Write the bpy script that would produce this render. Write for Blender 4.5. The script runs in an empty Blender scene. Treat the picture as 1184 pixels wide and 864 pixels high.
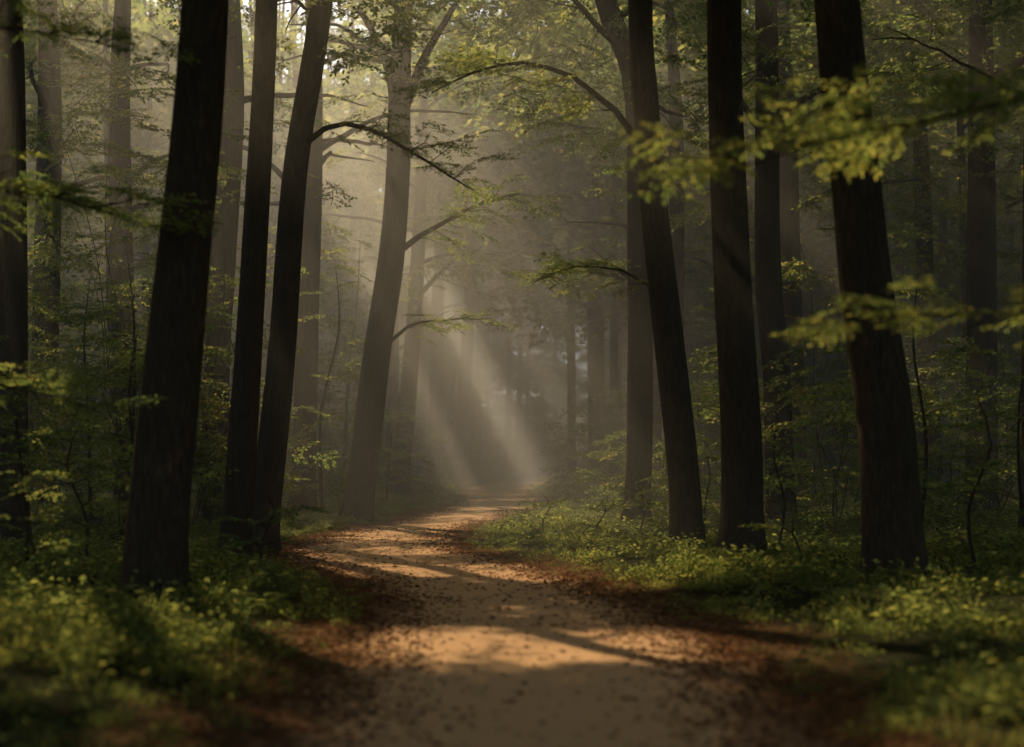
import bpy, math, random, time
import numpy as np
T0=time.time()
rng=np.random.default_rng(7); random.seed(7)
scn=bpy.context.scene
scn.view_settings.view_transform='Standard'; scn.view_settings.look='None'; scn.view_settings.exposure=0
SUN=np.array([-0.45,1.0,0.9]); SUN/=np.linalg.norm(SUN)

# ------------------------------------------------------------ helpers
def link(o,parent=None):
    scn.collection.objects.link(o)
    if parent: o.parent=parent
    return o
def mk_mesh(name,V,F,M=None,mats=(),smooth=False,uv=None):
    V=np.asarray(V,dtype=np.float32);F=np.asarray(F,dtype=np.int32)
    me=bpy.data.meshes.new(name)
    me.vertices.add(len(V)); me.vertices.foreach_set('co',V.ravel())
    me.loops.add(F.size); me.loops.foreach_set('vertex_index',F.ravel())
    me.polygons.add(len(F)); me.polygons.foreach_set('loop_start',np.arange(0,F.size,4,dtype=np.int32))
    for m in mats: me.materials.append(m)
    if M is not None: me.polygons.foreach_set('material_index',np.asarray(M,dtype=np.int32))
    if smooth is not False:
        s=np.ones(len(F),dtype=bool) if smooth is True else smooth
        me.polygons.foreach_set('use_smooth',s)
    me.update(calc_edges=True)
    if uv is not None:
        for k,a in uv.items():
            at=me.attributes.new(k,'FLOAT','POINT'); at.data.foreach_set('value',np.asarray(a,dtype=np.float32))
    return me
class Geo:
    def __init__(s): s.V=[];s.F=[];s.M=[];s.S=[];s.n=0
    def add(s,V,F,m,sm=False):
        s.V.append(V);s.F.append(F+s.n);s.n+=len(V)
        s.M.append(np.full(len(F),m) if np.isscalar(m) else m)
        s.S.append(np.full(len(F),sm))
    def mesh(s,name,mats): return mk_mesh(name,np.concatenate(s.V),np.concatenate(s.F),np.concatenate(s.M),mats,np.concatenate(s.S))
    def obj(s,name,mats,parent=None):
        return link(bpy.data.objects.new(name,s.mesh(name,mats)),parent)
def smooth_path(P,R,step):
    P=np.array(P,float);R=np.array(R,float)
    out=[];ro=[]
    for i in range(len(P)-1):
        p0=P[max(i-1,0)];p1=P[i];p2=P[i+1];p3=P[min(i+2,len(P)-1)]
        n=max(1,int(np.linalg.norm(p2-p1)/step))
        for k in range(n):
            t=k/n
            out.append(0.5*((2*p1)+(-p0+p2)*t+(2*p0-5*p1+4*p2-p3)*t*t+(-p0+3*p1-3*p2+p3)*t**3))
            ro.append(R[i]*(1-t)+R[i+1]*t)
    out.append(P[-1]);ro.append(R[-1])
    return np.array(out),np.array(ro)
def tube(P,R,seg=12,bump=0.0,flare=None):
    n=len(P)
    Tn=np.gradient(P,axis=0);Tn/=np.linalg.norm(Tn,axis=1)[:,None]+1e-9
    ref=np.array([0.0,1,0]) if abs(Tn[:,1]).mean()<0.7 else np.array([1.0,0,0.0])
    A=np.cross(ref,Tn);A/=np.linalg.norm(A,axis=1)[:,None]+1e-9
    B=np.cross(Tn,A)
    th=np.arange(seg)/seg*2*np.pi
    rr=R[:,None]*np.ones(seg)[None]
    if bump>0:
        ph=rng.uniform(0,6.28,6)
        z=np.arange(n)[:,None]*0.35
        rr=rr*(1+bump*(np.sin(2*th+ph[0]+z*.3)+0.7*np.sin(3*th+ph[1]-z*.22)+.5*np.sin(5*th+ph[2]+z*.15)+.4*np.sin(z*1.3+ph[3])))
    if flare is not None:
        ph=rng.uniform(0,6.28)
        k=int(rng.integers(4,6))
        rr=rr*(1+flare[:,None]*(1+0.45*np.sin(k*th+ph)[None]+.2*np.sin(2*th+ph*2)[None]))
    V=P[:,None,:]+rr[:,:,None]*(np.cos(th)[None,:,None]*A[:,None,:]+np.sin(th)[None,:,None]*B[:,None,:])
    V=V.reshape(-1,3)
    i=np.arange(n-1)[:,None]*seg;j=np.arange(seg)[None];j2=(j+1)%seg
    F=np.stack([i+j,i+j2,i+seg+j2,i+seg+j],-1).reshape(-1,4)
    return V,F
def ribbon(P,w):
    P=np.asarray(P);V=np.concatenate([P-np.array([w,0,0]),P+np.array([w,0,0])]);n=len(P);i=np.arange(n-1)
    return V,np.stack([i,i+1,i+n+1,i+n],1)

# ------------------------------------------------------------ sunlight openings in the canopy (cut along the sun direction to place the light patches)
gaps=[]   # x,y,z,rx,ry : places the sun reaches
def gap(x,y,z,r,ry=None): gaps.append((x,y,z,r,ry if ry else r*1.3))
gap(-.8,11.3,.1,2.1,.65);gap(1.7,10.9,.1,1.8,.6);gap(-2.9,12.8,.2,.8,.5)
gap(.1,14.4,.1,.3,.15)
gap(-1.2,18.6,.1,1.7,.9);gap(.5,17.8,.1,.9,.6)
gap(-2.1,22.4,.1,1.4,.9);gap(-2.0,26.5,.1,1.3,1.3)
gap(1.6,24.5,.2,1.5,4.2);gap(1.2,20.4,.2,.8,.9);gap(1.0,31,.2,1.4,3)
gap(3.4,12.0,.3,1.4,.6);gap(4.7,13.3,.3,.6,.5);gap(-5,15.2,.3,.5,.5)
for x,y,r in [(-1.6,31,1.3),(-.9,36,1.4),(-.2,42,1.5),(-.4,50,1.2),(-1.1,58,.8)]:
    gap(x,y,0.15,r)
for x,y,z,r in [(1.3,9,3.2,.7),(2.0,9,3.5,.8),(2.8,9.3,3.6,.8),(3.4,9.4,3.7,.6),(2.0,9.3,2.3,.6),(2.8,9.5,2.3,.7),
                (-4.6,13,3.9,.5),(-4.1,13,3.8,.4),(-4.6,13.2,2.1,.4),(-4.4,13,5.4,.2),(-4.3,13.4,1.0,.3),
                (-1,38,6,1.2),(1.2,42,6.5,1.2),(-2,31,6.5,1.0),(1,27,5.5,1.2),(-1,24,6.5,1.0),(4,33,3,.8),(-6,26,3,.7)]:
    gap(x,y,z,r)
NG=len(gaps)
# long narrow openings cut through the crowns over the far path to shape sun shafts
STRIPS=[(1.5,72,.0,1.0,22),(-2.2,70,0,.5,17),(5.0,72,0,.5,18),(-6.2,66,0,.5,13),(9.0,70,0,.5,14)]
for s in STRIPS: gaps.append(s)
for k in range(44):
    x,y=rng.uniform(-14,14),rng.uniform(9,42)
    if x<-2 and y<14: continue
    if abs(x)<3 and y<17: continue
    gap(x,y,0,rng.uniform(.15,.45))
for k in range(8): gap(rng.choice([-1,1])*rng.uniform(11,20),rng.uniform(44,90),1,rng.uniform(.5,1.0))
G=np.array(gaps)
def in_gap(P,extra=0.6,GG=None):
    P=np.atleast_2d(P);res=np.zeros(len(P),bool)
    for g in (G if GG is None else GG):
        t=(P[:,2]-g[2])/SUN[2]
        dx=P[:,0]-t*SUN[0]-g[0];dy=P[:,1]-t*SUN[1]-g[1]
        res|=(t>2.0)&((dx/(g[3]+extra))**2+(dy/(g[4]+extra))**2<1)
    return res
def trunk_blocks(x,y):
    for g in G[:NG]:
        d=np.array([x-g[0],y-g[1]]);s=SUN[:2]
        t=d@s/(s@s)
        if 0.5<t<22 and np.linalg.norm(d-t*s)<g[3]*0.6+0.3: return True
    return False

# ------------------------------------------------------------ path & terrain
PY=np.array([-12,0,7.5,9.1,11.2,14.5,17.6,20.5,23.5,29,35,45,62,82,105,130,160])
PL=np.array([-1.2,-1.1,-1.03,-1.05,-1.05,-1.0,-1.7,-3.0,-3.5,-3.2,-2.3,-1.6,-2.1,-1.6,.6,5,12])
PR=np.array([1.3,1.3,1.30,1.35,1.35,.95,.45,-.35,-1.2,-1.4,-.4,1.0,.6,2.4,3.6,8,15])
yy=np.linspace(-12,160,690)
k=np.exp(-np.linspace(-2,2,9)**2);k/=k.sum()
PLs=np.convolve(np.pad(np.interp(yy,PY,PL),4,'edge'),k,'valid');PRs=np.convolve(np.pad(np.interp(yy,PY,PR),4,'edge'),k,'valid')
def pedge(y): return np.interp(y,yy,PLs),np.interp(y,yy,PRs)
def pdist(x,y):
    l,r=pedge(y);return np.maximum(l-x,x-r)      # <0 inside the path
def gh(x,y):
    x=np.asarray(x,float);y=np.asarray(y,float)
    d=pdist(x,y)
    s=np.clip(d/2.5,0,1);s=s*s*(3-2*s)
    n=.06*np.sin(x*1.1+.7*np.sin(y*.6))+.05*np.sin(y*.9+x*.4+1)+.12*np.sin(x*.23+1.3)*np.sin(y*.17)
    return s*(n+0.14)+0.02*np.clip(d-2,0,25)+0.012*np.sin(x*2.1+y*1.3)+.01*np.sin(y*2.7)

# ------------------------------------------------------------ materials
def newmat(n):
    m=bpy.data.materials.new(n);m.use_nodes=True
    nt=m.node_tree;nt.nodes.clear();out=nt.nodes.new('ShaderNodeOutputMaterial')
    return m,nt,out
def noise(nt,scale,detail=5,rough=.6,vec=None):
    n=nt.nodes.new('ShaderNodeTexNoise');n.inputs['Scale'].default_value=scale;n.inputs['Detail'].default_value=detail;n.inputs['Roughness'].default_value=rough
    if vec is not None: nt.links.new(vec,n.inputs['Vector'])
    return n.outputs['Fac']
def ramp(nt,fac,stops):
    r=nt.nodes.new('ShaderNodeValToRGB');nt.links.new(fac,r.inputs['Fac'])
    e=r.color_ramp.elements
    while len(e)<len(stops): e.new(.5)
    for i,(p,c) in enumerate(stops):
        e[i].position=p;e[i].color=(c[0],c[1],c[2],1) if len(c)==3 else c
    return r.outputs['Color']
def mix(nt,f,a,b,mode='MIX'):
    m=nt.nodes.new('ShaderNodeMix');m.data_type='RGBA';m.blend_type=mode
    for s,v in ((m.inputs[0],f),(m.inputs[6],a),(m.inputs[7],b)):
        if isinstance(v,bpy.types.NodeSocket): nt.links.new(v,s)
        elif isinstance(v,(int,float)): s.default_value=v
        else: s.default_value=(*v,1)
    return m.outputs[2]
def math_(nt,op,a,b=0,clamp=False):
    m=nt.nodes.new('ShaderNodeMath');m.operation=op;m.use_clamp=clamp
    for s,v in ((m.inputs[0],a),(m.inputs[1],b)):
        if isinstance(v,bpy.types.NodeSocket): nt.links.new(v,s)
        else: s.default_value=v
    return m.outputs[0]
def wpos(nt): return nt.nodes.new('ShaderNodeNewGeometry').outputs['Position']

def leaf_mat(name,c1,c2,c3,trans,tf=.5):
    m,nt,out=newmat(name)
    g=nt.nodes.new('ShaderNodeNewGeometry');oi=nt.nodes.new('ShaderNodeObjectInfo')
    f=math_(nt,'ADD',math_(nt,'MULTIPLY',g.outputs['Random Per Island'],.5),math_(nt,'MULTIPLY',noise(nt,.7,0,.5,g.outputs['Position']),.5))
    f=math_(nt,'ADD',f,math_(nt,'MULTIPLY',math_(nt,'SUBTRACT',oi.outputs['Random'],.5),.25),True)
    col=ramp(nt,f,[(.2,c1),(.5,c2),(.8,c3)])
    tcol=mix(nt,1.0,col,trans,'MULTIPLY')
    b=nt.nodes.new('ShaderNodeBsdfDiffuse');nt.links.new(col,b.inputs['Color'])
    t=nt.nodes.new('ShaderNodeBsdfTranslucent');nt.links.new(tcol,t.inputs['Color'])
    ms=nt.nodes.new('ShaderNodeMixShader');ms.inputs[0].default_value=tf
    nt.links.new(b.outputs[0],ms.inputs[1]);nt.links.new(t.outputs[0],ms.inputs[2]);nt.links.new(ms.outputs[0],out.inputs[0])
    return m
M_leaf=leaf_mat('beech_leaf',(.05,.088,.038),(.085,.124,.045),(.165,.18,.062),(4.2,3.5,2.2))
M_herb=leaf_mat('herb_leaf',(.055,.085,.038),(.088,.12,.045),(.17,.185,.062),(4.4,3.7,2.2))
M_dead=leaf_mat('dead_leaf',(.09,.045,.025),(.19,.09,.042),(.32,.18,.085),(1.2,1.0,.8),tf=.2)

m,nt,out=newmat('bark');M_bark=m
p=wpos(nt);mp=nt.nodes.new('ShaderNodeMapping');mp.inputs['Scale'].default_value=(1,1,.22);nt.links.new(p,mp.inputs[0])
n1=noise(nt,22,5,.7,mp.outputs[0]);n2=noise(nt,1.6,2,.5,p)
col=mix(nt,n2,ramp(nt,n1,[(.3,(.032,.023,.017)),(.55,(.095,.064,.043)),(.75,(.175,.125,.085))]),(.048,.042,.028))
b=nt.nodes.new('ShaderNodeBsdfDiffuse');nt.links.new(col,b.inputs['Color'])
bp=nt.nodes.new('ShaderNodeBump');bp.inputs['Strength'].default_value=.9;bp.inputs['Distance'].default_value=.035;nt.links.new(n1,bp.inputs['Height']);nt.links.new(bp.outputs[0],b.inputs['Normal'])
nt.links.new(b.outputs[0],out.inputs[0])

def ground_nodes(name):
    m,nt,out=newmat(name)
    p=wpos(nt)
    at=nt.nodes.new('ShaderNodeAttribute');at.attribute_name='pd'
    d=math_(nt,'ADD',at.outputs['Fac'],math_(nt,'MULTIPLY',math_(nt,'SUBTRACT',noise(nt,1.3,6,.65,p),.5),1.1))
    fine=noise(nt,55,5,.75,p);mid=noise(nt,5,5,.7,p);big=noise(nt,.7,3,.5,p)
    sand=mix(nt,mid,mix(nt,fine,(.48,.275,.14),(.90,.59,.32)),(.72,.45,.24))
    sand=mix(nt,math_(nt,'MULTIPLY',big,.5),sand,(.58,.345,.18))
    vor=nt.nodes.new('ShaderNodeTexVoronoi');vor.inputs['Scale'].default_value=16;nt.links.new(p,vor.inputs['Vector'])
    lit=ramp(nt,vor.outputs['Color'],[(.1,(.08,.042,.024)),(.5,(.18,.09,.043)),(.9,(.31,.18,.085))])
    soil=mix(nt,fine,(.02,.018,.01),(.05,.055,.025))
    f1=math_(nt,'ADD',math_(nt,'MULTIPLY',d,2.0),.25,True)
    f2=math_(nt,'SUBTRACT',math_(nt,'MULTIPLY',d,1.3),.55,True)
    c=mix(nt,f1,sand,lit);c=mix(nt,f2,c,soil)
    b=nt.nodes.new('ShaderNodeBsdfDiffuse');nt.links.new(c,b.inputs['Color'])
    hgt=math_(nt,'ADD',math_(nt,'MULTIPLY',fine,.25),mid)
    bp=nt.nodes.new('ShaderNodeBump');bp.inputs['Strength'].default_value=.6;bp.inputs['Distance'].default_value=.05;nt.links.new(hgt,bp.inputs['Height']);nt.links.new(bp.outputs[0],b.inputs['Normal'])
    nt.links.new(b.outputs[0],out.inputs[0]);return m
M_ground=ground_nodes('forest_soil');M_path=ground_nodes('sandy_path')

# ------------------------------------------------------------ ground
gx=np.concatenate([[-1200,-500,-200,-100,-60,-40,-30],np.arange(-22,22.01,.25),[30,40,60,100,200,500,1200]])
gy=np.concatenate([[-1200,-400,-100,-40],np.arange(-14,50,.3),np.arange(50,160,1.0),[180,240,400,800,1500]])
X,Y=np.meshgrid(gx,gy);Z=gh(np.clip(X,-60,60),np.clip(Y,-12,160))
d=pdist(X,Y)
V=np.stack([X,Y,Z],-1).reshape(-1,3)
nx=len(gx);i=np.arange(len(gy)-1)[:,None]*nx;j=np.arange(nx-1)[None]
F=np.stack([i+j,i+j+1,i+nx+j+1,i+nx+j],-1).reshape(-1,4)
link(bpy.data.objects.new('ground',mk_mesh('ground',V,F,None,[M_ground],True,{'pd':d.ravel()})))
ys=np.arange(-11,150,.25);cols=np.linspace(-1,1,25)
l,r=pedge(ys);c=(l+r)/2;w=(r-l)/2+.55
X=c[:,None]+w[:,None]*cols[None];Y=np.repeat(ys[:,None],25,1)
Z=gh(X,Y)+.022-.05*np.clip((np.abs(cols)[None]-.85)/.15,0,1)
V=np.stack([X,Y,Z],-1).reshape(-1,3);nx=25
i=np.arange(len(ys)-1)[:,None]*nx;j=np.arange(nx-1)[None]
F=np.stack([i+j,i+j+1,i+nx+j+1,i+nx+j],-1).reshape(-1,4)
link(bpy.data.objects.new('forest_path',mk_mesh('forest_path',V,F,None,[M_path],True,{'pd':pdist(X,Y).ravel()})))

# ------------------------------------------------------------ leaves
def leaf_quads(P,D,Nn,L,W):
    D=D/np.linalg.norm(D,axis=1)[:,None]
    Wd=np.cross(D,Nn);Wd/=np.linalg.norm(Wd,axis=1)[:,None]+1e-9
    n=len(P);L=L[:,None];W=W[:,None]
    V=np.stack([P,P+D*L*.42+Wd*W*.5,P+D*L-np.array([0,0,.12])*L,P+D*L*.42-Wd*W*.5],1).reshape(-1,3)
    return V,np.arange(n*4).reshape(-1,4)
def make_spray(seed,length=1.3,nt_=15,leafL=.085,pitch=.06,thick=0.0,extra=.5):
    r=np.random.default_rng(seed)
    V=[];F=[];M=[];n=0
    def add(v,f,m):
        nonlocal n
        V.append(v);F.append(f+n);M.append(np.full(len(f),m));n+=len(v)
    bend=r.uniform(-.25,.25)
    def curve(t): return np.array([bend*t*t*length+.04*math.sin(t*7+seed),length*t,.10*t-.25*t*t])
    ax=np.array([curve(t) for t in np.linspace(0,1,5)])
    add(*ribbon(ax,.006),1)
    LP=[];LD=[]
    for kx in range(nt_):
        if r.random()<.12: continue
        t=.12+.85*kx/nt_+r.uniform(-.03,.03);b=curve(t);sd=1 if kx%2 else -1
        ang=sd*math.radians(r.uniform(30,70));ll=length*.48*(1-t)**.6*r.uniform(.4,1.25)+.06
        dr=np.array([math.sin(ang),math.cos(ang),r.uniform(-.2,.2)])
        if thick==0: add(*ribbon([b,b+dr*ll+np.array([0,0,-.15*ll])],.003),1)
        m_=max(2,int(ll/pitch))
        for a in range(m_+1):
            s=(a+.6)/(m_+.6);pp=b+dr*ll*min(s,1)+np.array([0,0,-.15*s*s*ll+r.uniform(-thick,thick)])
            a2=ang+(1 if a%2 else -1)*math.radians(r.uniform(25,65)) if a<m_ else ang
            LP.append(pp);LD.append([math.sin(a2),math.cos(a2),r.uniform(-.4,.12)])
            if r.random()<extra:
                a3=ang-(1 if a%2 else -1)*math.radians(r.uniform(30,60));LP.append(pp+r.normal(0,.012,3));LD.append([math.sin(a3),math.cos(a3),r.uniform(-.5,.1)])
    LP=np.array(LP);LD=np.array(LD);k=len(LP)
    Nn=np.array([0,0,1.])+r.normal(0,.42,(k,3))
    add(*leaf_quads(LP,LD,Nn,r.uniform(.6,1.25,k)*leafL,r.uniform(.5,.7,k)*leafL),0)
    return np.concatenate(V),np.concatenate(F),np.concatenate(M)
SPR=[make_spray(s) for s in range(8)]
SPRC=[make_spray(20+i,1.3,12,.19,.13,.14,.25) for i in range(5)]
def place(geo,pos,az,tilt=0,roll=0,s=1.0,lib=SPR,centre=False):
    V,F,M=lib[int(rng.integers(len(lib)))]
    if centre: V=V-np.array([0,.6,0])
    ca,sa=math.cos(az),math.sin(az);ct,st=math.cos(tilt),math.sin(tilt);cr,sr=math.cos(roll),math.sin(roll)
    R1=np.array([[cr,0,sr],[0,1,0],[-sr,0,cr]]);R2=np.array([[1,0,0],[0,ct,-st],[0,st,ct]]);R3=np.array([[ca,-sa,0],[sa,ca,0],[0,0,1]])
    geo.add((V*s)@(R3@R2@R1).T+np.asarray(pos),F,M)
MT=[M_leaf,M_bark]

def spray_limb(geo,P,R,n,s=1.0,start=.35,seg=6,cull=True):
    Ps,Rs=smooth_path(P,R,.3)
    if len(Ps)>4:
        wob=np.cumsum(rng.normal(0,.022,(len(Ps),3)),axis=0);wob-=np.linspace(0,1,len(Ps))[:,None]*wob[-1]*.5;wob[0]=0;Ps=Ps+wob
    geo.add(*tube(Ps,Rs,seg,.04),1,True)
    for k in range(n):
        t=start+(1-start)*(k+rng.random())/n;idx=min(int(t*(len(Ps)-1)),len(Ps)-2)
        p=Ps[idx];d=Ps[idx+1]-Ps[idx];az=math.atan2(-d[0],d[1])+rng.choice([-1,1])*rng.uniform(.2,1.3)
        if cull and in_gap(p+np.array([-math.sin(az),math.cos(az),0])*.6*s,.6)[0]: continue
        if rng.random()<.6:
            q=p+np.array([-math.sin(az),math.cos(az),rng.uniform(-.5,.6)])*rng.uniform(.3,1.1)*s
            geo.add(*tube(np.array([p,(p+q)/2+rng.normal(0,.04,3),q]),np.array([.016,.011,.007])*s,4),1,True);p=q
        place(geo,p,az,rng.uniform(-.35,.25),rng.uniform(-.4,.4),s*rng.uniform(.6,1.15))
crowns=[]
def make_tree(name,pts,r0,rtop,limbs=(),nl=6,lz=6.5,height=17,seg=20,crown=True,own=5,flare=.5):
    geo=Geo();pts=[np.array(p,float) for p in pts]
    x,y,_=pts[0];z0=float(gh(x,y))-.12
    pts[0]=np.array([x,y,z0])
    last=pts[-1];prev=pts[-2]
    radii=[r0+(rtop-r0)*(p[2]/max(last[2],.1)) for p in pts]
    if last[2]<height-2:
        d=(last-prev)/np.linalg.norm(last-prev)
        e=last+np.array([d[0]*.4,d[1]*.4,1])*(height-last[2])*.5+np.array([rng.uniform(-.2,.2),rng.uniform(-.2,.2),0]);pts.append(e);radii.append(rtop*.7)
        pts.append(e+np.array([rng.uniform(-.6,.6),rng.uniform(-.6,.6),(height-last[2])*.5]));radii.append(.05)
    P,R=smooth_path(pts,radii,.22)
    h=P[:,2]-z0
    fl=flare*np.exp(-h/.28)
    geo.add(*tube(P,R,seg,.022,fl),1,True)
    for lp,lr0,lr1,ns,sc in limbs: spray_limb(geo,lp,[lr0+(lr1-lr0)*i/(len(lp)-1) for i in range(len(lp))],ns,sc,.25,8,False)
    for kx in range(nl):
        z=rng.uniform(lz,height-2);i=int(np.argmin(abs(P[:,2]-z)));b=P[i];az=rng.uniform(0,6.28);L=rng.uniform(2.2,4.2)
        d=np.array([math.cos(az),math.sin(az),0]);up=rng.uniform(.1,.6)
        q=[b,b+d*L*.35+np.array([0,0,up*L*.4]),b+d*L*.7+np.array([rng.uniform(-.4,.4),rng.uniform(-.4,.4),up*L*.6]),b+d*L+np.array([rng.uniform(-.5,.5),rng.uniform(-.5,.5),up*L*.6])]
        rr=min(R[i]*.36,.085);spray_limb(geo,q,[rr,rr*.7,rr*.45,rr*.15],own,1.1)
    o=geo.obj(name,MT)
    if crown:
        crowns.append((P[-1][0],P[-1][1],height-4,3.6,3.8,0))
        if y>20: crowns.append((x+rng.uniform(-1,1),y+rng.uniform(-1,1),rng.uniform(7.8,9.5),3.2,2.0,1))
    return o

T='beech_tree'
make_tree(T,[(-3.55,14.1,0),(-3.5,14.1,1),(-3.3,14.1,3),(-3.04,14.1,6.05)],.31,.225,flare=.4)
make_tree(T,[(-4.02,20.5,0),(-3.9,20.5,1.5),(-3.72,20.5,4.4),(-3.54,20.5,8.1)],.22,.16,lz=7.8)
make_tree(T,[(-3.98,22.4,0),(-3.80,22.4,1.5),(-3.62,22.4,3.3),(-3.42,22.4,6),(-3.0,22.4,8.7)],.24,.18,
  limbs=[([(-3.45,22.4,6.2),(-2.9,22.2,6.65),(-2.2,22,6.6),(-1.3,21.8,6.1),(-.6,21.6,5.6)],.055,.008,32,.6)],lz=8)
make_tree(T,[(-5.15,35,0),(-5.05,35,4),(-4.9,35,9)],.31,.24,lz=7,nl=8)
make_tree(T,[(-3.6,32.9,0),(-3.34,32.9,2.1),(-3.1,32.9,4.1),(-2.8,32.9,6.1),(-2.64,32.9,8.1),(-2.6,32.9,10)],.35,.26,
  limbs=[([(-2.8,32.9,6.1),(-2.2,32.8,6.55),(-1.5,32.6,6.9),(-.7,32.4,7.3),(.2,32,7.5)],.09,.012,36,.75),
         ([(-3.0,32.9,4.0),(-2.4,32.6,4.45),(-1.5,32.4,4.6),(-.4,32.2,4.65)],.05,.008,26,.6),
         ([(-2.62,32.9,9),(-2.9,33,10.5),(-3.6,33.2,12)],.16,.06,7,1.1),
         ([(-2.62,32.9,9.2),(-2.1,32.8,10.6),(-1.2,32.6,12)],.15,.05,7,1.1)],lz=8.5)
make_tree(T,[(-3.93,49,0),(-3.6,49,3.5),(-3.3,49,7.5)],.33,.26,limbs=[([(-3.3,49,7),(-2.3,48.6,8),(-1,48,8.6)],.1,.02,16,1.1)],lz=8,seg=14)
make_tree(T,[(-4.2,78,0),(-4.1,78,9)],.45,.36,lz=9,seg=12)
make_tree(T,[(-3.2,84,0),(-2.6,84,9)],.48,.36,lz=9,seg=12)
make_tree(T,[(-7.9,22.4,0),(-7.95,22.4,8)],.3,.24,lz=8)
make_tree(T,[(-6.3,30,0),(-6.2,30,4),(-5.9,30,9)],.30,.24,lz=7)
make_tree(T,[(-8.9,33,0),(-9.1,33,9)],.3,.24,lz=7)
make_tree(T,[(-10.6,32,0),(-10.4,32,9)],.33,.26,lz=7)
make_tree(T,[(2.52,29,0),(2.6,29,2),(2.6,29,5.6),(2.5,29,9.1),(1.9,29,10.9)],.28,.22,lz=8.5,
  limbs=[([(2.58,29,5.0),(2.0,28.7,5.4),(1.3,28.5,5.3),(.5,28.3,5.0)],.05,.008,24,.6)])
make_tree(T,[(2.53,20.5,0),(2.47,20.5,1.3),(2.34,20.5,2.5),(2.2,20.5,3.75),(2.06,20.5,5),(1.91,20.5,6.8),(1.85,20.5,8.1)],.235,.18,lz=8.2,
  limbs=[([(1.93,20.5,5.9),(1.5,20.4,6.45),(.9,20.3,6.9),(.2,20.2,7.1),(-.5,20.1,6.95),(-1.1,20,6.6)],.055,.008,38,.6),
         ([(2.2,20.5,3.9),(1.6,20.3,4.2),(.9,20.1,4.2),(.3,19.9,3.95)],.022,.004,22,.42)])
make_tree(T,[(3.06,19,0),(3.06,19,1.8),(2.93,19,4.2),(2.84,19,7.6)],.28,.23,lz=8)
make_tree(T,[(5.2,27.4,0),(5.1,27.4,3),(4.93,27.4,5.3),(4.9,27.4,10)],.28,.22,lz=7.5)
make_tree(T,[(4.15,15.4,0),(4.06,15.4,1.8),(3.86,15.4,3.2),(3.72,15.4,4.6),(3.52,15.4,6.5)],.32,.245,flare=.4)
make_tree(T,[(9.9,30,0),(9.9,30,9)],.34,.27,lz=7.5)
make_tree(T,[(8.5,23.4,0),(8.55,23.4,8)],.15,.11,lz=7)
make_tree(T,[(3.6,60,0),(3.5,60,10)],.4,.32,lz=8,seg=12)
make_tree(T,[(2.7,64,0),(2.65,64,10)],.22,.16,lz=8,seg=12)
make_tree(T,[(4.3,38,0),(4.4,38,9)],.24,.2,lz=7,limbs=[([(4.3,38,5.4),(3.4,37.6,6.1),(2.2,37.3,6.4),(1,37,6.3)],.07,.012,28,.85)])
make_tree(T,[(7.2,36,0),(7.0,36,9)],.3,.24,lz=7)
placed=[(o.data.vertices[0].co.x,o.data.vertices[0].co.y) for o in scn.objects if o.name.startswith(T)]
def far_enough(x,y,dm): return all((x-a)**2+(y-b)**2>dm*dm for a,b in placed)
cnt=0
for tr in range(4000):
    x=rng.uniform(-22,22);y=rng.uniform(-14,42)
    infr=y>0 and abs(x)<y*.36+1
    if pdist(x,y)<2.2 or (abs(x)<4 and y<14) or not far_enough(x,y,3.4 if not infr else 4.0) : continue
    if infr and (y<26 or abs(x)<6): continue
    if trunk_blocks(x,y): continue
    placed.append((x,y));r=rng.uniform(.18,.34);lx=rng.uniform(-.4,.4)
    make_tree(T,[(x,y,0),(x+lx*.5,y,4),(x+lx,y+rng.uniform(-.3,.3),9)],r,r*.78,nl=5,lz=7,seg=10,own=3)
    cnt+=1
    if cnt>42: break
geo=Geo();cnt=0
for tr in range(8000):
    x=rng.uniform(-62,62);y=rng.uniform(42,155)
    if abs(x)>y*.40+10: continue
    if pdist(x,y)<2.6 or not far_enough(x,y,3.0): continue
    if abs(x)<7 and y<75 and rng.random()<.5: continue
    placed.append((x,y));r=rng.uniform(.16,.36);z0=float(gh(x,y))-.1;h=min(40,rng.uniform(15,19)+max(0,y-50)*.37)
    P,R=smooth_path([(x,y,z0),(x+rng.uniform(-.5,.5),y,6),(x+rng.uniform(-1,1),y,h)],[r,r*.8,.06],1.2)
    geo.add(*tube(P,R,8,.02,.5*np.exp(-(P[:,2]-z0)/.3)),1,True)
    for kx in range(4):
        z=rng.uniform(5,h-3);i=int(np.argmin(abs(P[:,2]-z)));b=P[i];az=rng.uniform(0,6.28);L=rng.uniform(2,4);dd=np.array([math.cos(az),math.sin(az),0])
        q,qr=smooth_path([b,b+dd*L*.5+np.array([0,0,.8]),b+dd*L+np.array([0,0,1.1])],[.08,.05,.015],.8);geo.add(*tube(q,qr,4),1,True)
    crowns.append((P[-1][0],y,rng.uniform(9,12),3.6,3.6,0))
    if h>20: crowns.append((P[-1][0],y,(h+12)/2+1,3.6,max(3,(h-12)/2),0))
    cnt+=1
    if cnt>320: break
geo.obj('distant_trees',MT)
def slab(x0,x1,y0,y1,st,z0,z1,r=3.8):
    for a in np.arange(x0,x1,st):
        for b_ in np.arange(y0,y1,st): crowns.append((a+rng.uniform(-1,1),b_+rng.uniform(-1,1),rng.uniform(z0,z1),r,1.6,2))
for gxx in np.arange(-36,37,6.3):
    for gyy in np.arange(-15,132,6.3):
        if abs(gxx)>max(20,gyy*.42+8): continue
        crowns.append((gxx+rng.uniform(-1.5,1.5),gyy+rng.uniform(-1.5,1.5),rng.uniform(14,17),4.2,1.8,2))
slab(-13,-1,19,36,3.6,14.5,17,3.6)     # extra crowns added to shade the near path and the plants beside it
slab(-16,10,62,104,4.2,14,17)          # thick crowns above the far path
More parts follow.
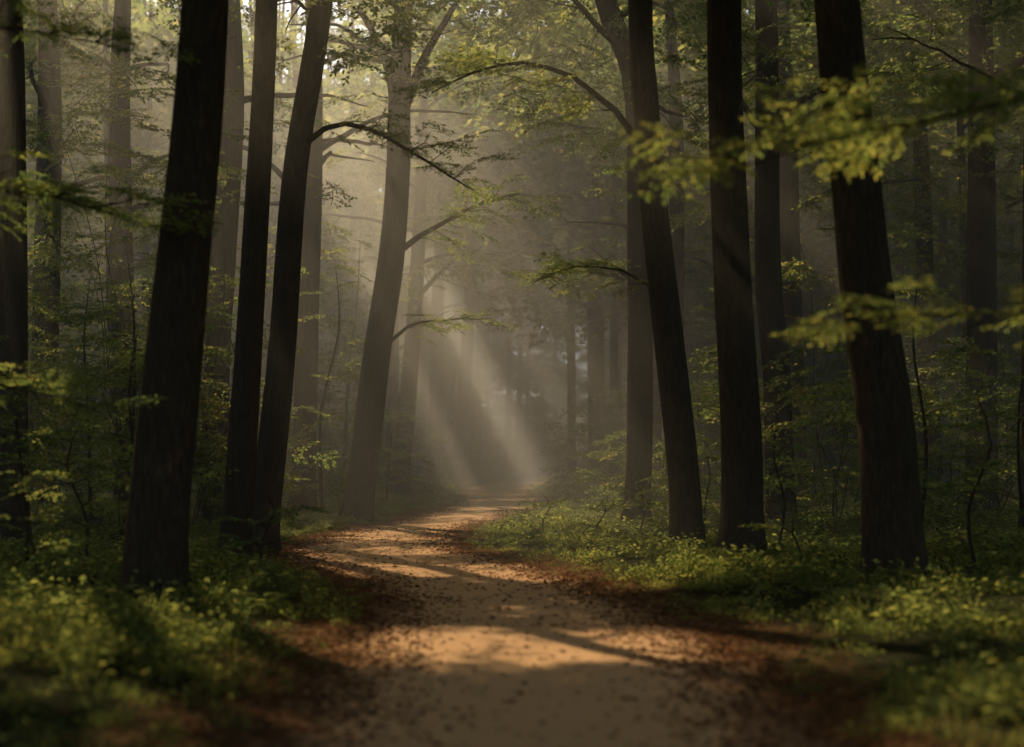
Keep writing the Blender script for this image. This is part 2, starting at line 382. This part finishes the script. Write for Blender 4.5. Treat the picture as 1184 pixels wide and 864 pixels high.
slab(-18,19,-12,16,5.2,11,16)          # unseen crowns added overhead and behind the viewpoint to cut the sky light
slab(-16,17,37,62,6.2,15.5,18)  # extra high crowns added to darken the visible foliage below
print('trees',len(placed),'crowns',len(crowns),time.time()-T0)

# ------------------------------------------------------------ canopy
def ball(n,r):
    u=r.normal(0,1,(n,3));u/=np.linalg.norm(u,axis=1)[:,None];return u*(r.uniform(.35,1,n)[:,None]**.6)
KN={0:(30,1.4,2.3),1:(22,1.3,2.1),2:(22,2.0,3.0)}
canopy=link(bpy.data.objects.new('tree_canopy',None))
var={}
for kd in (0,1,2):
    for v in range(4):
        g=Geo();n,s0,s1=KN[kd];rx,rz=(3.6,3.7) if kd==0 else (3.2,2.0) if kd==1 else (4.2,1.8)
        for p in ball(n,rng)*np.array([rx,rx,rz]):
            place(g,p,rng.uniform(0,6.28),rng.normal(0,.3),rng.normal(0,.3),rng.uniform(s0,s1),SPRC,True)
        var[kd,v]=g.mesh('crown_foliage',MT)
GS=np.array(STRIPS)
cust={};ncust=0;ninst=0
for (cx,cy,cz,rx,rz,kd) in crowns:
    n,s0,s1=KN[kd]
    if kd==0: n=int(n*max(1,rz/3.7))
    fine=(cy>18)&(cy<56)&(cz<13.5)&(abs(cx)<cy*.4+2)
    C=np.array([cx,cy,cz])
    P=C+ball(n,rng)*np.array([rx,rx,rz])
    near=(cy<44 and in_gap(P,1.0).any()) or (cy>=44 and in_gap(P,1.0,GS).any())
    if near: P=C+ball(int(n*2.0),rng)*np.array([rx,rx,rz])
    cut=in_gap(P,(.75 if cy<44 else .6) if near else .7)
    dd=pdist(P[:,0],P[:,1]);cut|=((dd<2.2)&(P[:,2]<6.3+rng.uniform(0,1.5,len(P))))|(P[:,2]<4.8)
    if not fine and not cut.any() and not near:
        o=link(bpy.data.objects.new('crown_foliage',var[kd,int(rng.integers(4))]),canopy)
        o.location=(cx,cy,cz);o.rotation_euler=(0,0,rng.uniform(0,6.28));s=rng.uniform(.9,1.15);o.scale=(s,s,s*(rz/3.7 if kd==0 else 1));ninst+=1
        continue
    key=int(cy//30);g=cust.setdefault(key,Geo())
    for p,c in zip(P,cut):
        if c: continue
        f=fine and p[2]<13
        place(g,p,rng.uniform(0,6.28),rng.normal(0,.3),rng.normal(0,.3),rng.uniform(s0,s1)*(.66 if near else 1)*(.85 if f else 1),SPR if f else SPRC,True);ncust+=1
for key,g in cust.items(): g.obj('crown_foliage',MT,canopy)
print('canopy custom sprays',ncust,'instances',ninst,time.time()-T0)

shr=link(bpy.data.objects.new('understorey_shrubs',None));SV=[]
for v in range(9):
    hgt=[1.2,1.8,2.4,3,4,5,6,7,2.0][v];g=Geo();n=int(6+hgt*4.5)
    for k in range(n):
        z=rng.uniform(.1,1)*hgt;rr=(.3+.9*rng.random()*(1-.5*z/hgt));a=rng.uniform(0,6.28)
        place(g,(rr*math.cos(a),rr*math.sin(a),z),a-math.pi/2+rng.normal(0,.5),rng.uniform(-.3,.2),rng.normal(0,.3),rng.uniform(.6,1.0),SPR,True)
    for q in range(2):
        a=rng.uniform(0,6.28);pp,rr=smooth_path([(0,0,-.1),(.25*math.cos(a+1),.25*math.sin(a+1),hgt*.3),(.5*math.cos(a),.5*math.sin(a),hgt*.6),(.9*math.cos(a+.5),.9*math.sin(a+.5),hgt*.92)],[.012,.01,.007,.003],.4);g.add(*tube(pp,rr,4),1,True)
    SV.append(g.mesh('shrub',MT))
for tr in range(1150):
    y=rng.uniform(24,140);x=rng.uniform(-1,1)*(y*.40+5)
    if tr>850: y=rng.uniform(112,142);x=rng.uniform(-22,36)
    elif pdist(x,y)<2.0: continue
    if tr>850: v=int(rng.integers(4,8))
    elif abs(x)>5: v=int(rng.integers(0,9))
    else: v=int(rng.choice([0,1,2,8]))
    if abs(x-.5)<2 and y<80: continue
    o=link(bpy.data.objects.new('shrub',SV[v]),shr);s=rng.uniform(.8,1.2)*(1+y/200)
    o.location=(x,y,float(gh(x,y)));o.rotation_euler=(rng.uniform(-.15,.15),rng.uniform(-.15,.15),rng.uniform(0,6.28));o.scale=(s,s,s)

def instancer(name,src_meshes,P,Nrm,S,child):
    par=link(bpy.data.objects.new(name,None))
    which=rng.integers(0,len(src_meshes),len(P))
    for k,me in enumerate(src_meshes):
        sel=which==k
        p=P[sel];n=Nrm[sel]/np.linalg.norm(Nrm[sel],axis=1)[:,None];s=S[sel][:,None]*.5
        rv=rng.normal(0,1,(len(p),3));a=np.cross(n,rv);a/=np.linalg.norm(a,axis=1)[:,None];b=np.cross(n,a)
        V=np.stack([p-a*s-b*s,p+a*s-b*s,p+a*s+b*s,p-a*s+b*s],1).reshape(-1,3)
        io=link(bpy.data.objects.new('placement',mk_mesh('placement',V,np.arange(len(V)).reshape(-1,4))),par)
        io.instance_type='FACES';io.use_instance_faces_scale=True;io.instance_faces_scale=1.0
        io.show_instancer_for_render=False;io.show_instancer_for_viewport=False
        link(bpy.data.objects.new(child,me),io)
def make_clump(seed,n,rad,hmax,L):
    r=np.random.default_rng(seed);a=r.uniform(0,6.28,n);q=rad*np.sqrt(r.random(n))
    h=hmax*(1-.6*(q/rad)**2)*r.uniform(.25,1,n)
    P=np.stack([q*np.cos(a),q*np.sin(a),h],1);az=a+r.normal(0,.8,n)
    D=np.stack([np.cos(az),np.sin(az),r.uniform(-.4,.35,n)],1);Nn=np.array([0,0,1.])+r.normal(0,.35,(n,3))
    l=r.uniform(.6,1.2,n)*L
    V,F=leaf_quads(P,D,Nn,l,l*.72)
    m=n//4;b=np.stack([P[:m,0]*.5,P[:m,1]*.5,np.zeros(m)-.03],1);w=np.array([.003,0,0])
    V2=np.stack([b-w,b+w,P[:m]+w,P[:m]-w],1).reshape(-1,3);F2=np.arange(4*m).reshape(-1,4)+len(V)
    return np.concatenate([V,V2]),np.concatenate([F,F2])
def make_grass(seed,n,rad,h):
    r=np.random.default_rng(seed);a=r.uniform(0,6.28,n);q=rad*np.sqrt(r.random(n));P=np.stack([q*np.cos(a),q*np.sin(a),-.02+0*q],1)
    az=r.uniform(0,6.28,n);D=np.stack([np.cos(az)*.5,np.sin(az)*.5,r.uniform(.5,1,n)],1);Nn=np.stack([np.cos(az),np.sin(az),.2+0*az],1)
    l=r.uniform(.5,1.1,n)*h;return leaf_quads(P,D,np.cross(D,np.cross(D,Nn)),l,np.full(n,.009))
CM=[mk_mesh('herb_clump',*make_clump(s,60,.28,.2,.06),None,[M_herb]) for s in range(3)]+[mk_mesh('herb_clump',*make_clump(9,40,.25,.34,.08),None,[M_herb])]+[mk_mesh('grass_tuft',*make_grass(5,70,.22,.22),None,[M_herb])]
n=32000;x=rng.uniform(-15,15,n);y=rng.uniform(4,48,n);dd=pdist(x,y)
den=np.clip((dd+.02-.5*rng.random(n))/.6,0,1)
pt=.5+.5*np.sin(x*1.3+2*np.sin(y*.5))*np.sin(y*.9+x*.6)
k=(rng.random(n)<den*(.42+.58*pt))&(np.abs(x)<y*.4+3)
P1=np.stack([x[k],y[k],gh(x[k],y[k])],1);S1=rng.uniform(.5,1.2,k.sum())*(.35+.65*np.clip(dd[k]*.6,0,1))*(.65+.45*pt[k])
n=6000;y=rng.uniform(46,110,n);x=rng.uniform(-1,1,n)*(y*.4+3);k=pdist(x,y)>.4
P2=np.stack([x[k],y[k],gh(x[k],y[k])],1);S2=rng.uniform(1.2,2.2,k.sum())
P=np.concatenate([P1,P2]);S=np.concatenate([S1,S2])
instancer('undergrowth',CM,P,np.array([0,0,1.])+rng.normal(0,.12,(len(P),3)),S,'herb_clump');print('herbs',len(P))

n=46000;y=4+rng.random(n)**1.4*60;l,r=pedge(y);side=rng.choice([-1,1],n)
off=rng.normal(-.25,.36,n);x=np.where(side<0,l+off,r-off)
k=(off<.8)
m=2200;x=np.concatenate([x[k],np.zeros(m)]);y=np.concatenate([y[k],rng.uniform(5,30,m)]);l,r=pedge(y[-m:]);x[-m:]=(l+r)/2+rng.uniform(-.5,.5,m)*(r-l)
n=len(x);az=rng.uniform(0,6.28,n);D=np.stack([np.cos(az),np.sin(az),rng.uniform(-.15,.3,n)],1);Nn=np.array([0,0,1.])+rng.normal(0,.3,(n,3))
L=rng.uniform(.03,.075,n);V,F=leaf_quads(np.stack([x,y,gh(x,y)+.034],1),D,Nn,L,L*.6)
link(bpy.data.objects.new('leaf_litter',mk_mesh('leaf_litter',V,F,None,[M_dead])))

def sapling(x,y,h,n,s=.8,lean=0,name='beech_sapling',bare=.25,spread=1.0):
    geo=Geo();z0=float(gh(x,y))-.05
    P,R=smooth_path([(x,y,z0),(x+lean*.3+rng.uniform(-.15,.15),y,h*.4),(x+lean*.8+rng.uniform(-.2,.2),y,h*.75),(x+lean,y,h)],[.012+h*.006,.01+h*.004,.01+h*.002,.004],.2)
    geo.add(*tube(P,R,6),1,True)
    for k in range(n):
        t=bare+(1-bare)*(k+rng.random())/n;i=min(int(t*(len(P)-1)),len(P)-1);az=rng.uniform(0,6.28)
        L=rng.uniform(.1,.5)*spread*(1.2-t);q=P[i]+np.array([-math.sin(az)*L,math.cos(az)*L,L*.3])
        geo.add(*tube(np.array([P[i],q]),np.array([.008,.005]),3),1)
        place(geo,q,az,rng.uniform(-.2,.35),rng.uniform(-.3,.3),s*rng.uniform(.6,1.1))
    return geo.obj(name,MT)
for a in [(-5.6,47,9,10,1,.6),(-4.4,33,6,12,.8,.3),(-5.0,19,3.2,16),(-5.8,17,2.6,18),(-4.7,15.5,1.9,14,.6),(-6.5,24,5,22),(-2.9,16.5,1.2,10,.5),(-4.2,24.5,1.2,10,.5),(-5.0,26,3,16),(-4.5,13.4,1.5,14,.5),
          (3.9,24,3.5,18),(3.2,23.5,1.6,16,.6),(2.5,21.6,1.0,12,.5),(3.9,21,2,12,.7),(4.9,19,3.4,12,.7),(6.0,21,4.2,20),(6.9,19,3,18),(4.6,30,5,22),(3.6,33,3,18),(2.9,34.5,1.4,10,.6),(3.4,42,4,20),(5.5,33,6,24),
          (-4.0,38,2,14),(-3.8,43,3,16),(-7.2,19,3.6,20),(-8,27,5,24),(5.4,16.5,2.2,10,.6),(6.6,26,6,22),(-2.4,13.4,.5,6,.35),(3.4,17.2,.8,6,.45),(1.5,24,.8,14,.45),(1.2,21.5,.5,8,.4),(2.3,26,1.4,12,.6),(.6,27.5,.8,12,.5),(.3,23.5,.4,8,.35)]:
    sapling(*a)
make_tree(T,[(5.6,9.6,0),(5.5,9.6,4),(5.4,9.6,8)],.24,.19,nl=4,lz=7.5,crown=False,
  limbs=[([(5.5,9.6,3.3),(4.3,9.5,3.75),(3.0,9.3,3.75),(2.0,9.1,3.5),(1.2,9.0,3.2)],.022,.004,56,.5),
         ([(5.5,9.6,2.0),(4.3,9.5,2.4),(3.2,9.4,2.45),(2.3,9.3,2.35),(1.75,9.2,2.2)],.016,.003,34,.42)])
make_tree(T,[(-6.6,12.6,0),(-6.6,12.6,4),(-6.5,12.6,8)],.22,.17,nl=4,lz=7.5,crown=False,
  limbs=[([(-6.6,12.6,3.4),(-5.6,12.8,3.8),(-4.6,12.9,3.9),(-3.7,13,3.7)],.022,.004,56,.5),
         ([(-6.6,12.6,1.7),(-5.6,12.7,2.1),(-4.6,12.9,2.2),(-3.9,13,2.0)],.018,.004,34,.45),
         ([(-6.5,12.6,4.9),(-5.6,12.7,5.3),(-4.6,12.9,5.4),(-3.5,13,5.2)],.018,.004,34,.5)])

# ------------------------------------------------------------ mist
def mist(name,x0,x1,y0,y1,z0,z1,dens,g,col):
    V=np.array([(x,y,z) for x in(x0,x1) for y in(y0,y1) for z in(z0,z1)])
    F=np.array([(0,1,3,2),(4,6,7,5),(0,4,5,1),(2,3,7,6),(0,2,6,4),(1,5,7,3)])
    m,nt,out=newmat(name)
    v=nt.nodes.new('ShaderNodeVolumeScatter');v.inputs['Density'].default_value=dens;v.inputs['Anisotropy'].default_value=g;v.inputs['Color'].default_value=(*col,1)
    nt.links.new(v.outputs[0],out.inputs['Volume'])
    link(bpy.data.objects.new(name,mk_mesh(name,V,F,None,[m])))
mist('mist',-50,50,17,118,-1,14,.0105,.6,(1,.95,.79))
mist('mist_bank',-16,17,46,98,-.9,13,.0165,.6,(1,.94,.76))

# ------------------------------------------------------------ light, world, camera
el=math.asin(SUN[2]);azi=math.atan2(SUN[0],SUN[1])
w=bpy.data.worlds.new('World');scn.world=w;w.use_nodes=True;nt=w.node_tree
bg=nt.nodes['Background'];sk=nt.nodes.new('ShaderNodeTexSky');sk.sky_type='NISHITA';sk.sun_disc=False;sk.sun_elevation=el;sk.sun_rotation=azi
sk.dust_density=2.5;sk.air_density=1.1
nt.links.new(sk.outputs[0],bg.inputs[0]);bg.inputs[1].default_value=.15
L=bpy.data.lights.new('sun','SUN');L.energy=5;L.angle=math.radians(.5);L.color=(1,.78,.50)
lo=link(bpy.data.objects.new('sun',L))
from mathutils import Vector
lo.rotation_euler=Vector(-SUN).to_track_quat('-Z','Y').to_euler()
cam=bpy.data.cameras.new('camera');co=link(bpy.data.objects.new('camera',cam))
co.location=(0,0,1.5);co.rotation_euler=(math.radians(90),0,0)
cam.lens=50;cam.sensor_width=36;cam.shift_y=98/1184;cam.clip_end=3000
cam.dof.use_dof=True;cam.dof.focus_distance=27;cam.dof.aperture_fstop=.8
scn.camera=co
print('built',time.time()-T0)
